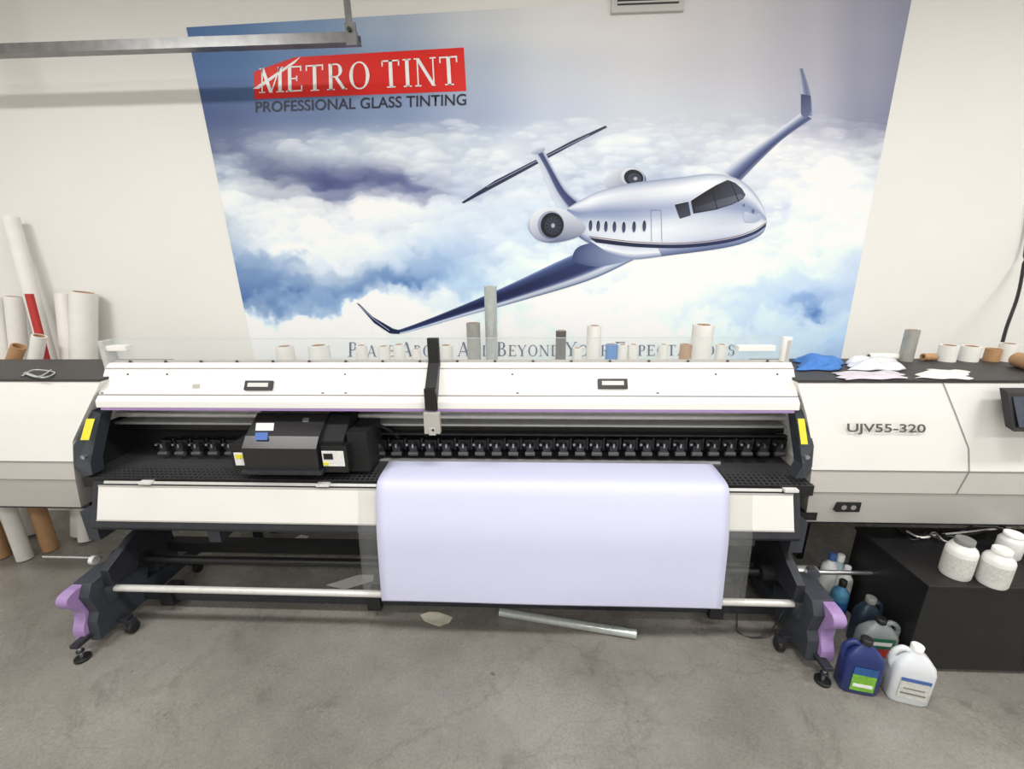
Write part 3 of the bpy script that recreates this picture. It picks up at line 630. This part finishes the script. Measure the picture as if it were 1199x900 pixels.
# ------------------------------------------------ lower stand
Ff=(W(105,770,z=0).y+W(972,800,z=0).y)/2
lxa=xof(68,690,Ff+.04); rxb=xof(991,706,Ff+.04); LWd=.105; lxb=lxa+LWd; rxa=rxb-LWd
q=MB()
curve=[tuple(p) for p in catmull([(Ff+.035,.075),(Ff+.035,.13),(Ff+.06,.19),(Ff+.055,.235),(Ff+.02,.275),(Ff+.01,.31),(Ff+.025,.335),(Ff+.06,.345)],4)]
for x0,x1 in((lxa,lxb),(rxa,rxb)):
    s_=1 if x0<0 else -1
    pa,pb_=(x0,x0+.056) if s_>0 else (x1-.056,x1)
    q.prism(curve+[(Ff+.10,.345),(Ff+.10,.075)],pa,pb_,PURP)
    da,db=(x0+.056,x1) if s_>0 else (x0,x1-.056)
    q.prism([(Ff+.05,.06),(Ff+.06,.16),(Ff+.08,.20),(Ff+.06,.30),(Ff+.09,.355),(Ff+.22,.37),(Ff+.40,.32),(Ff+.34,.16),(Ff+.75,.12),(Ff+.75,.06)],da,db,DKG)
    q.prism([(Ff+.10,.06),(Ff+.10,.35),(Ff+.22,.36),(Ff+.38,.30),(Ff+.34,.15),(Ff+.75,.11),(Ff+.75,.06)],pa,pb_,DKG)
    for yy in(Ff,Ff+.68):
        xc=(x0+x1)/2; q.cyl((xc,yy,0),(xc,yy,.016),.032,BLK); q.cyl((xc,yy,.016),(xc,yy,.085),.008,SIL); q.cyl((xc,yy,.045),(xc,yy,.055),.016,DK); q.box(xc-.02,xc+.02,yy-.02,yy+.07,.08,.1,DK)
    xc=(x1+.05) if s_>0 else (x0-.05)
    for yy in(Ff+.16,Ff+.6):
        q.cyl((xc-.014,yy,.03),(xc+.014,yy,.03),.03,BLK); q.box(xc-.02,xc+.02,yy-.018,yy+.018,.055,.08,DK)
        q.box(min(xc,x0),max(xc,x1),yy-.02,yy+.02,.07,.095,DK)
    q.box(x0+.01,x1-.01,Ff+.42,Ff+.56,.1,.70,DKG)
    xi=x1 if s_>0 else x0
    q.prism([(Ff+.14,.30),(Ff+.14,.39),(Ff+.30,.47),(Ff+.5,.50),(Ff+.5,.30)],xi,xi+.04*s_,DK)
q.build('stand_legs',PR,.003)
q=MB()
YBm=1.645; zb_=zof(697,YBm,530); q.cyl((lxb-.05,YBm,zb_),(rxa+.05,YBm,zb_),.0165,mat('bar_white',(214,213,208),.35,.2),n=24)
for x in(lxb,rxa): q.box(x-.02,x+.02,YBm-.04,YBm+.05,zb_-.05,zb_+.03,DKG)
q.box(lxb,rxa,Ff+.30,Ff+.35,.07,.12,DK)
for px in(202,440,838): 
    x=xof(px,712,Ff+.3); q.box(x-.035,x+.035,Ff+.28,Ff+.37,.05,.14,BLK)
q.box(lxb,rxa,Ff+.44,Ff+.54,.56,.66,BLK2); q.box(lxa,rxb,1.78,2.15,.62,.66,BLK2)
q.box(lxb,rxa,Ff+.5,Ff+.56,.22,.28,BLK2)
ys=Ff+.33; zs=zof(656,ys,280); q.cyl((lxb,ys,zs),(rxa,ys,zs),.022,BLK)
for k,s_ in((xof(152,657,ys),1),(xof(912,668,ys),-1)):
    q.cyl((k-.02,ys,zs),(k+.02,ys,zs),.07,BLK,n=28); q.cyl((k+.02*s_,ys,zs),(k+.10*s_,ys,zs),.045,BLK2); q.cyl((k-.07*s_,ys,zs),(k-.02*s_,ys,zs),.05,DK)
    for j in range(8):
        a_=j*math.pi/4; q.box(k-.03*s_-.01,k-.03*s_+.01,ys+.06*math.cos(a_)-.006,ys+.06*math.cos(a_)+.006,zs+.06*math.sin(a_)-.006,zs+.06*math.sin(a_)+.006,SIL if s_<0 else DK)
    q.box(k-.09*s_-.03,k-.09*s_+.03,ys-.05,ys+.06,zs-.12,zs-.03,DKG)
a=W(118,655,y=ys); q.cyl((xof(52,654,ys),ys,zs),(a.x,ys,zs),.008,SIL); q.cyl((a.x-.012,ys-.03,zs+.01),(a.x+.012,ys-.03,zs+.01),.022,LBL)
q.cyl((xof(925,670,ys),ys,zs),(xof(1036,671,ys),ys,zs),.011,SIL); q.cyl((xof(930,670,ys),ys,zs),(xof(955,670,ys),ys,zs),.03,ALU)
w=W(948,667,y=ys-.02); q.cyl((w.x,ys-.05,w.z),(w.x+.01,ys-.02,w.z),.028,SIL)
for px in(125,262,925):
    x=xof(px,640,1.74); q.box(x-.03,x+.03,1.70,1.80,.50,.66,DKG)
q.cyl((lxb,1.85,.50),(rxa,1.85,.50),.03,BLK)
q.tube([W(925,700,y=1.75),W(905,735,y=1.7),W(885,746,z=.01),W(864,738,z=.01),W(866,700,y=1.8),W(880,640,y=1.8)],.004,BLK)
q.build('take_up_unit',PR,.0)
# ------------------------------------------------ media
def sheet(name,px0,px1,pr,mt,th=.0015):
    x0=xof(px0,626,1.63); x1=xof(px1,627,1.63)
    Q=catmull([(Y,zof(py,Y,645)) for py,Y in pr],8); NXs=40; vs=[];fs=[]
    for i,qv in enumerate(Q):
        for j in range(NXs+1):
            t=j/NXs; vs.append((x0+(x1-x0)*t,qv[0]+.0015*math.sin(t*9+i*.1)*(i/len(Q)),qv[1]))
    for i in range(len(Q)-1):
        for j in range(NXs): k=i*(NXs+1)+j; fs.append((k,k+1,k+NXs+2,k+NXs+1))
    q=MB(); q.add(vs,fs,mt,True); o=q.build(name); so=o.modifiers.new('s','SOLIDIFY'); so.thickness=th; so.offset=0; return o
sheet('printed_media_sheet',440.5,855,[(541,1.89),(552,1.80),(563,1.725),(572,1.695),(590,1.672),(627,1.638),(665,1.622),(690,1.612),(708,1.607)],mat('media_vinyl',(208,210,235),.5,var=.008,scale=3,spec=.3))
FILM=ACR.copy(); FILM.name='clear_film'; 
for n_ in FILM.node_tree.nodes:
    if n_.type=='MIX_SHADER': n_.inputs[0].default_value=.06
    if n_.type=='BSDF_TRANSPARENT': n_.inputs[0].default_value=(.97,.97,.965,1)
sheet('clear_film_liner',418,884,[(576,1.697),(600,1.675),(627,1.645),(665,1.632),(700,1.622)],FILM,.0006)
# ------------------------------------------------ rolls behind printer on a shelf
KR=mat('kraft_card',(178,138,98),.7,var=.08); PW=mat('paper_white',(232,229,223),.55,var=.03,scale=12); PRD=mat('paper_red',(178,44,38),.5); PG=mat('film_grey',(160,160,154),.25,.2,var=.08); PCL=mat('film_clear_roll',(182,188,184),.15,.3,var=.1); PB=mat('tape_blue',(60,130,200),.5)
PDK=mat('film_dark',(96,92,90),.25,.1)
YS=2.36; zs0=1.14
q=MB(); q.box(-2.0,1.9,2.26,2.52,zs0-.025,zs0-.001,WHITE2)
for x in(-1.8,-.6,.6,1.7): q.box(x-.02,x+.02,2.3,2.34,0,zs0-.025,DK); q.box(x-.02,x+.02,2.46,2.5,0,zs0-.025,DK)
q.build('storage_shelf')
for px,top,w,m,core in [(333,405,20,PW,1),(373,404,24,PW,1),(423,404,13,PW,1),(449,405,14,PW,0),(467,403,14,PW,0),(487,408,11,PW,0),(522,404,16,PW,0),(554,378,16,PG,1),(574,335,14,PCL,1),(657,387,12,PDK,1),(676,407,12,PW,0),(696,381,16,PW,1),(716,403,13,PB,0),(729,403,12,PW,1),(742,403,12,PW,0),(777,403,11,PW,1),(803,403,12,KR,1),(824,380,23,PW,1),(845,403,12,PW,0)]:
    t=W(px,top,y=YS); rr_=w/2*YS/F*1.03
    q=MB(); q.cyl((t.x,YS,zs0),(t.x,YS,t.z),rr_,m,ri=rr_*.62,mi=KR); q.build('film_roll' if m in(PG,PCL,PDK) else 'tape_roll' if m is PB else 'paper_roll')
# ------------------------------------------------ left leaning rolls
def lean(name,pt,pb_,Yt,Yb,rad,m,mi=None,dxb=0):
    t=W(pt[0],pt[1],y=Yt); 
    bm_=W(pb_[0],pb_[1],y=(Yt+Yb)/2+.12)
    dirv=bm_-t; dirv=dirv*((t.z-.012)/(t.z-bm_.z)); e=t+dirv; 
    e=Vector((e.x+dxb,Yb,.012)); q=MB(); q.cyl(e,t,rad,m,ri=rad*.75,mi=mi or KR); return q.build(name)
lean('paper_roll',(12,254),(78,418),2.62,2.44,.040,PW)
lean('paper_roll',(98,342),(112,420),2.60,2.42,.068,PW)
lean('paper_roll',(74,344),(92,420),2.60,2.34,.042,PW)
lean('paper_roll',(16,347),(40,420),2.60,2.44,.045,PW)
lean('paper_roll',(-6,348),(20,420),2.60,2.40,.045,PW)
lean('paper_roll',(34,344),(66,420),2.49,2.36,.020,PRD,PRD,dxb=.14)
lean('paper_roll',(46,393),(56,420),2.40,2.28,.034,PW)
lean('cardboard_tube',(22,405),(30,430),2.36,2.27,.034,KR)
def stand(name,px,py,rad,h,m):
    p=W(px,py,z=0); q=MB(); q.cyl((p.x,p.y,0.002),(p.x-.04,p.y+.04,h),rad,m,ri=rad*.8,mi=KR); q.build(name)
stand('paper_roll',30,654,.04,.6,PW); stand('cardboard_tube',60,643,.042,.6,KR); stand('cardboard_tube',2,652,.045,.6,KR)
# ------------------------------------------------ right: black cabinet
CB=mat('cabinet_black',(24,23,24),.45,var=.15,scale=6)
zt=.46; a=W(1087,688,z=zt); yf=a.y; yb=W(1022,620,z=zt).y
q=MB(); q.box(a.x,3.4,yf,min(yb,2.25),.02,zt,CB); q.box(a.x-.008,3.4,yf-.008,min(yb,2.25)+.005,zt,zt+.015,CB); q.box(a.x+.02,3.38,yf+.03,2.2,0,.02,BLK2)
q.box(a.x+.5,a.x+.504,yf-.002,yf+.01,.05,zt-.02,DK)
q.build('equipment_cabinet',None,.003)
cabx=a.x-.008
ztop=zt+.015
def bottle(name,px,py,z,rad,h,mb,mc,ml=None,neck=.4):
    p=W(px,py,z=z); q=MB(); R_=rad
    if z==0: p.x=min(p.x,cabx-rad-.004)
    C_=(p.x,p.y,z+.001)
    q.loft(C_,[(R_*.93,R_*.93,0,2),(R_,R_,.008,2),(R_,R_,h*.68,2),(R_*.9,R_*.9,h*.76,2),(R_*neck*1.1,R_*neck*1.1,h*.86,2),(R_*neck,R_*neck,h*.9,2)],mb)
    q.loft(C_,[(R_*neck*1.25,R_*neck*1.25,h*.88,2),(R_*neck*1.25,R_*neck*1.25,h*.99,2),(R_*neck*1.1,R_*neck*1.1,h,2)],mc)
    if ml: q.loft(C_,[(R_*1.01,R_*1.01,h*.15,2),(R_*1.01,R_*1.01,h*.6,2)],ml,caps=False)
    q.build(name)
PLW=mat('bottle_white',(228,228,224),.35,var=.02); CAPG=mat('cap_grey',(120,120,118),.5); LBB=mat('label_print',(206,206,200),.5,var=.15,scale=120); CAPW=mat('cap_white',(240,240,238),.4)
bottle('chemical_bottle',1117,672,ztop,.052,.18,PLW,CAPG,LBB,.5)
bottle('chemical_bottle',1160,682,ztop,.050,.17,PLW,PLW,LBB,.5)
bottle('chemical_bottle',1178,650,ztop,.045,.12,PLW,CAPW,None,.6)
def jug(name,px,py,w,dpt,h,mb,mc,labels,rot=0,z=0,hand=1):
    p=W(px,py,z=z); q=MB(); a=w/2;b_=dpt/2
    if p.y>yf-.06: p.x=min(p.x,cabx-a-.006)
    C_=(p.x,p.y,z+.001)
    q.loft(C_,[(a*.9,b_*.9,0,5),(a,b_,.012,5),(a,b_,h*.60,5),(a*.93,b_*.93,h*.70,4),(a*.6,b_*.7,h*.82,3),(a*.3,b_*.42,h*.89,2.2),(a*.27,b_*.38,h*.92,2)],mb,rot=rot,n=40)
    q.loft(C_,[(.021,.021,h*.9,2),(.022,.022,h*.99,2),(.018,.018,h,2)],mc)
    cr_,sr_=math.cos(rot),math.sin(rot)
    for i_,(z0_,z1_,k,m) in enumerate(labels):
        hw=a*k; e_=.001+.0006*i_; q.extr([(p.x+sx*hw*cr_+(b_+e_)*sr_,p.y+sx*hw*sr_-(b_+e_)*cr_,z+zz) for sx,zz in((-1,h*z0_),(1,h*z0_),(1,h*z1_),(-1,h*z1_))],(sr_*.0015,-cr_*.0015,0),m)
    def L(x,zz): return (p.x+x*cr_,p.y+x*sr_,z+zz)
    q.tube([L(a*.25*hand,h*.86),L(a*.62*hand,h*.9),L(a*.98*hand,h*.8),L(a*1.0*hand,h*.62),L(a*.9*hand,h*.52)],.012,mb)
    q.build(name)
NAVY=mat('jug_navy',(34,48,104),.35); GRN=mat('label_green',(120,180,60),.5,var=.2,scale=60); TEA=mat('label_teal',(40,90,150),.5,var=.2,scale=60); CAPB=mat('cap_black',(30,30,32),.4); DGY=mat('jug_grey',(128,134,134),.3,var=.05); RED=mat('label_red',(180,50,44),.5); DGN=mat('label_dkgreen',(30,96,66),.5); JW=mat('jug_translucent',(218,222,226),.3,var=.02); CY=mat('bottle_blue',(70,120,150),.25,var=.1); CLR=mat('bottle_clear',(170,186,192),.2,var=.08)
jug('cleaner_jug',1000,803,.145,.085,.265,NAVY,CAPB,[(.10,.42,.6,GRN),(.42,.56,.6,TEA),(.18,.24,.5,CAPW)],rot=-.2,hand=-1)
jug('washer_fluid_jug',1056,813,.145,.095,.27,JW,CAPW,[(.14,.46,.7,LBB),(.46,.52,.7,BLUE),(.22,.25,.6,SEAM),(.32,.34,.5,SEAM)],rot=-.25,hand=-1)
jug('antifreeze_jug',1040,771,.155,.075,.235,DGY,CAPB,[(.22,.42,.65,RED),(.42,.66,.65,DGN),(.50,.58,.5,LBL)],rot=-.08,hand=1)
jug('cleaner_jug',1006,752,.10,.07,.27,mat('jug_dark',(40,50,62),.3),CAPG,[(.2,.5,.8,TEA)],rot=-.1)
bottle('chemical_bottle',962,756,0,.036,.24,CLR,CAPW,None,.35); bottle('chemical_bottle',975,730,0,.038,.27,CY,CAPB,TEA,.35)
bottle('chemical_bottle',962,704,0,.038,.31,PLW,BLUE,None,.35); bottle('chemical_bottle',986,706,0,.038,.31,CLR,CAPW,None,.35); bottle('chemical_bottle',1008,715,0,.034,.28,PLW,CAPW,None,.35)
q=MB()
for k in range(5):
    q.tube([W(1050+12*k,618+4*k,z=ztop+.01),W(1070+8*k,632-3*k,z=ztop+.02),W(1090+7*k,622+4*k,z=ztop+.012),W(1120+7*k,628-5*k,z=ztop+.03),W(1180+3*k,614+3*k,z=ztop+.012)],.005,[BLK,PW,BLK,PG,BLK][k])
q.build('cable_bundle')
# ------------------------------------------------ items on right worktop
zw=rr[0][2]+.013
BC=mat('cloth_blue',(70,124,196),.8,var=.12); WC=mat('plastic_bag_white',(222,222,226),.35,var=.05)
def cloth(name,mt,hh,seed,z=zw,quad=None):
    rs=random.Random(seed); n=26; vs=[];fs=[]
    P_=[W(p[0],p[1],z=z) for p in quad]
    ph=[(rs.uniform(2,9),rs.uniform(2,9),rs.uniform(0,6)) for _ in range(7)]
    for i in range(n+1):
        for j in range(n+1):
            a=i/n;b_=j/n; p=(P_[0]*(1-a)+P_[1]*a)*(1-b_)+(P_[3]*(1-a)+P_[2]*a)*b_
            hgt=sum(abs(math.sin(fa*a+fb*b_+pz)) for fa,fb,pz in ph)/7*hh*min(1,6*a,6*b_,6*(1-a),6*(1-b_))
            ex=.012*math.sin(9*b_+seed)+.01*math.sin(17*b_); ey=.012*math.sin(11*a+seed)
            vs.append((p.x+ex,p.y+ey*.6,z+.003+hgt))
    for i in range(n):
        for j in range(n): k=i*(n+1)+j; fs.append((k,k+1,k+n+2,k+n+1))
    q=MB(); q.add(vs,fs,mt,True); o=q.build(name); so=o.modifiers.new('s','SOLIDIFY'); so.thickness=.002; so.offset=1
cloth('cleaning_cloth',BC,.045,3,quad=[(932,420),(982,421),(988,434),(936,434)])
cloth('plastic_bag',WC,.045,7,quad=[(992,423),(1044,423),(1056,434),(996,434)])
cloth('packing_paper',mat('paper_sheet',(206,198,206),.5,var=.06),.015,11,quad=[(975,437),(1050,436),(1062,444),(988,445)])
cloth('paper_sheet',PW,.01,12,quad=[(1085,433),(1130,435),(1133,445),(1070,443)])
for px,py,rad,m in [(1069,386,.030,PG),(1112,404,.038,PW),(1138,405,.038,PW),(1164,408,.03,KR),(1182,402,.034,PW)]:
    p=W(px,py,y=2.16); q=MB(); q.cyl((p.x,2.16,zw),(p.x,2.16,p.z),rad,m,ri=rad*.7,mi=KR); q.build('film_roll' if m is PG else 'paper_roll')
for px0,px1,Y,rad,m in [(1018,1052,2.18,.018,PW),(1082,1096,2.17,.018,KR)]:
    a=W(px0,412,y=Y);c=W(px1,412,y=Y); q=MB(); q.cyl((a.x,Y,zw+rad),(c.x,Y,zw+rad),rad,m,ri=rad*.6,mi=KR); q.build('paper_roll')
for px,ln,rad,m in [(1196,.14,.034,KR)]:
    Y=1.99; p=W(px,430,y=Y); q=MB(); q.cyl((p.x+.03,Y+ln/2-.02,zw+rad),(p.x-.02,Y-ln/2-.02,zw+rad),rad,m,ri=rad*.6,mi=KR); q.build('paper_roll')
# control panel
q=MB(); a=W(1186,461,y=1.70);c=W(1233,505,y=1.66)
q.extr([(a.x,1.72,a.z),(a.x+.26,1.72,a.z),(a.x+.26,1.655,c.z),(a.x,1.655,c.z)],(0,.035,.01),BLK)
q.extr([(a.x+.015,1.712,a.z-.015),(a.x+.24,1.712,a.z-.015),(a.x+.24,1.657,c.z+.02),(a.x+.015,1.657,c.z+.02)],(0,-.003,-.001),mat('screen_glass',(50,58,72),.15,emit=.1))
q.box(a.x+.1,a.x+.16,1.70,1.80,c.z+.02,c.z+.07,DK)
q.build('control_panel',PR,.002)
q=MB(); q.tube([W(1166,434,y=2.24),W(1168,425,y=2.27),W(1178,385,y=2.4),W(1192,345,y=2.55),W(1200,300,y=2.66),W(1206,240,y=2.69)],.008,BLK); q.build('power_cable')
q=MB(); zl=rl[0][2]+.014
q.tube([W(25,441,z=zl),W(40,433,z=zl+.01),W(64,436,z=zl),W(50,442,z=zl+.01),W(30,436,z=zl+.005)],.004,PCL); q.tube([W(28,437,z=zl),W(45,441,z=zl+.015),W(60,433,z=zl)],.004,PCL); q.build('film_offcut')
# ------------------------------------------------ floor scraps
q=MB(); q.cyl(W(585,716,z=.024),W(745,742,z=.024),.022,PCL,ri=.019); q.build('clear_film_roll')
q=MB(); P_=[W(x,y,z=.004) for x,y in [(492,720),(503,716),(514,717),(530,723),(526,729),(514,733),(507,731),(497,727)]]; q.extr(P_,(0,0,.003),mat('torn_paper',(206,200,182),.7)); q.build('torn_paper')
q=MB(); P_=[W(x,y,z=.004) for x,y in [(382,685),(420,673),(438,673),(437,680),(404,690)]]; q.extr(P_,(0,0,.002),PW); q.build('paper_scrap')
q=MB(); P_=[W(x,y,z=.004) for x,y in [(338,634),(352,626),(362,628),(350,636)]]; q.extr(P_,(0,0,.002),PW); q.build('paper_scrap')
